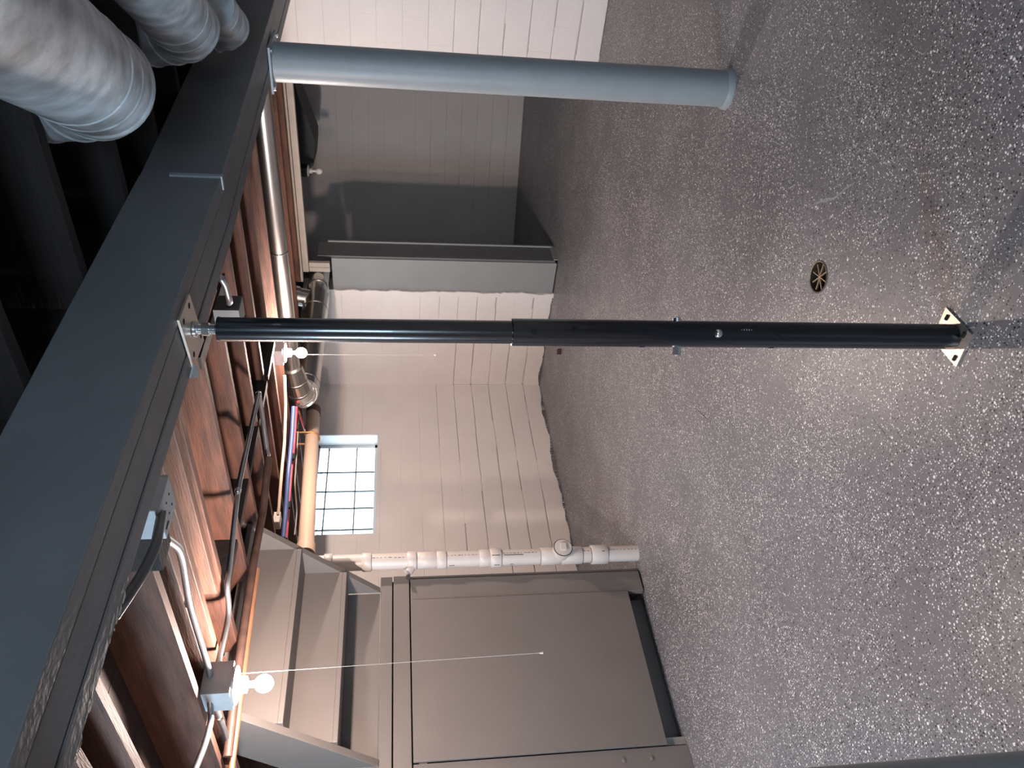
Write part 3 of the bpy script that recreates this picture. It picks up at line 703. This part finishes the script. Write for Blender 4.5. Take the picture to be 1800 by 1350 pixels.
# box and conduit by the top of the post
P = pz(428, 548, 2.33)
b2 = thing('junction_box', (P.x, P.y, 2.30), 'dark junction box behind the top of the black post', 'junction box')
MB().box(P.x - .05, P.x + .05, P.y - .05, P.y + .05, 2.335, 2.44).build('box_body', 'dark_conduit', b2, bevel=.004)
MB().box(P.x - .06, P.x - .052, P.y - .05, P.y + .05, 2.335, 2.44).build('cover_plate', 'dark_conduit', b2)
MB().box(P.x - .35, P.x + .25, P.y - .03, P.y + .03, 2.441, 2.4525).build('mounting_strip', 'dark_joist', b2)
pipe('conduit', [P + Vector((-.01, -.05, .05)), pz(404, 530, 2.33), pz(396, 500, 2.33), pz(388, 488, 2.34), pz(380, 486, 2.37), Vector((2.45, 1.40, 2.40))], .0125, 'emt', 'bent steel conduit curling up to the beam near the black post', 'conduit', .07)
# lines near the ceiling by the window
def bundle(name, pix, z, r, m, label, cat): return pipe(name, [pz(x, y, zz) if isinstance(z, (list, tuple)) else pz(x, y, z) for (x, y), zz in zip(pix, z if isinstance(z, (list, tuple)) else [z] * len(pix))], r, m, label, cat, .05)
bundle('supply_pipe', [(500, 660), (502, 720), (500, 780), (495, 830), (491, 880), (489, 905)], 2.47, .011, 'cream_pvc', 'thin cream cable running below the joists toward the stairs', 'cable')
bundle('supply_pipe', [(516, 715), (513, 770), (507, 830), (503, 890), (498, 945)], 2.468, .017, 'blue', 'dark blue plastic water line under the far joists', 'water pipe')
bundle('supply_pipe', [(521, 715), (517, 780), (512, 830), (507, 890), (503, 945)], 2.468, .011, 'red', 'red plastic water line beside the blue line', 'water pipe')
bundle('supply_pipe', [(523, 720), (532, 745), (538, 765)], 2.482, .012, 'red', 'short red plastic line angled behind the cream drain', 'water pipe')
bundle('cable', [(525, 730), (522, 790), (518, 850), (522, 900), (518, 940)], 2.498, .006, 'beige', 'thin pale cable strung behind the red water line', 'cable')
for x, y, lb_ in ((520, 752, 'small black pipe clip on the water lines nearest the duct elbow'), (513, 803, 'small black pipe clip midway along the red and blue water lines'), (505, 888, 'small black pipe clip on the water lines nearest the stairs')):
    p = pz(x, y, 2.468); tag(MB().box(p.x - .028, p.x + .028, p.y - .012, p.y + .012, p.z - .022, p.z + .03).build('pipe_clip', 'hole'), lb_, 'clip', 'black pipe clips on the water lines')
P = pz(492, 915, 2.46)
tag(MB().box(P.x - .045, P.x + .045, P.y - .04, P.y + .04, 2.455, 2.50).build('switch_plate', 'beige', bevel=.003), 'beige metal plate at the end of the cream cable', 'plate')

# fine cracks and a pale scuff in the floor coating
def ribbon(pix, w, m, name):
    pts = [pz(x, y, 0.0) for x, y in pix]; L_, R_ = [], []
    for i, p in enumerate(pts):
        d = (pts[min(i + 1, len(pts) - 1)] - pts[max(i - 1, 0)]).normalized(); n = d.cross(ZU) * w * (1 if 0 < i < len(pts) - 1 else .3) * random.uniform(.6, 1.3)
        L_.append(p + n + ZU * .0004); R_.append(p - n + ZU * .0004)
    mb = MB(); k = len(pts); mb.add(L_ + R_, [(i, i + 1, k + i + 1, k + i) for i in range(k - 1)]); return mb.build(name, m, fl)
M['scuff'] = mat('pale_scuff', (.30, .31, .33), .6, var=.3, vscale=40)
ribbon([(1218, 708), (1228, 722), (1240, 733), (1249, 740), (1252, 750), (1255, 765)], .0016, 'hole', 'crack')
ribbon([(1272, 822), (1284, 862), (1297, 905), (1305, 932), (1314, 960), (1325, 1000), (1333, 1025)], .0012, 'hole', 'crack')
ribbon([(1535, 735), (1545, 750), (1556, 762), (1567, 775)], .0012, 'hole', 'crack')
ribbon([(1432, 360), (1442, 354), (1452, 351), (1466, 349), (1478, 340), (1490, 328), (1502, 322)], .006, 'scuff', 'scuff_mark')
P = pz(986, 618, 0)
tag(MB().obox(P + ZU * .02, (.012, .006, 0), (-.006, .03, 0), ZU * .02).build('wood_scrap', 'joist', bevel=.003), 'tiny brown wood scrap on the floor near the far corner', 'wood scrap')
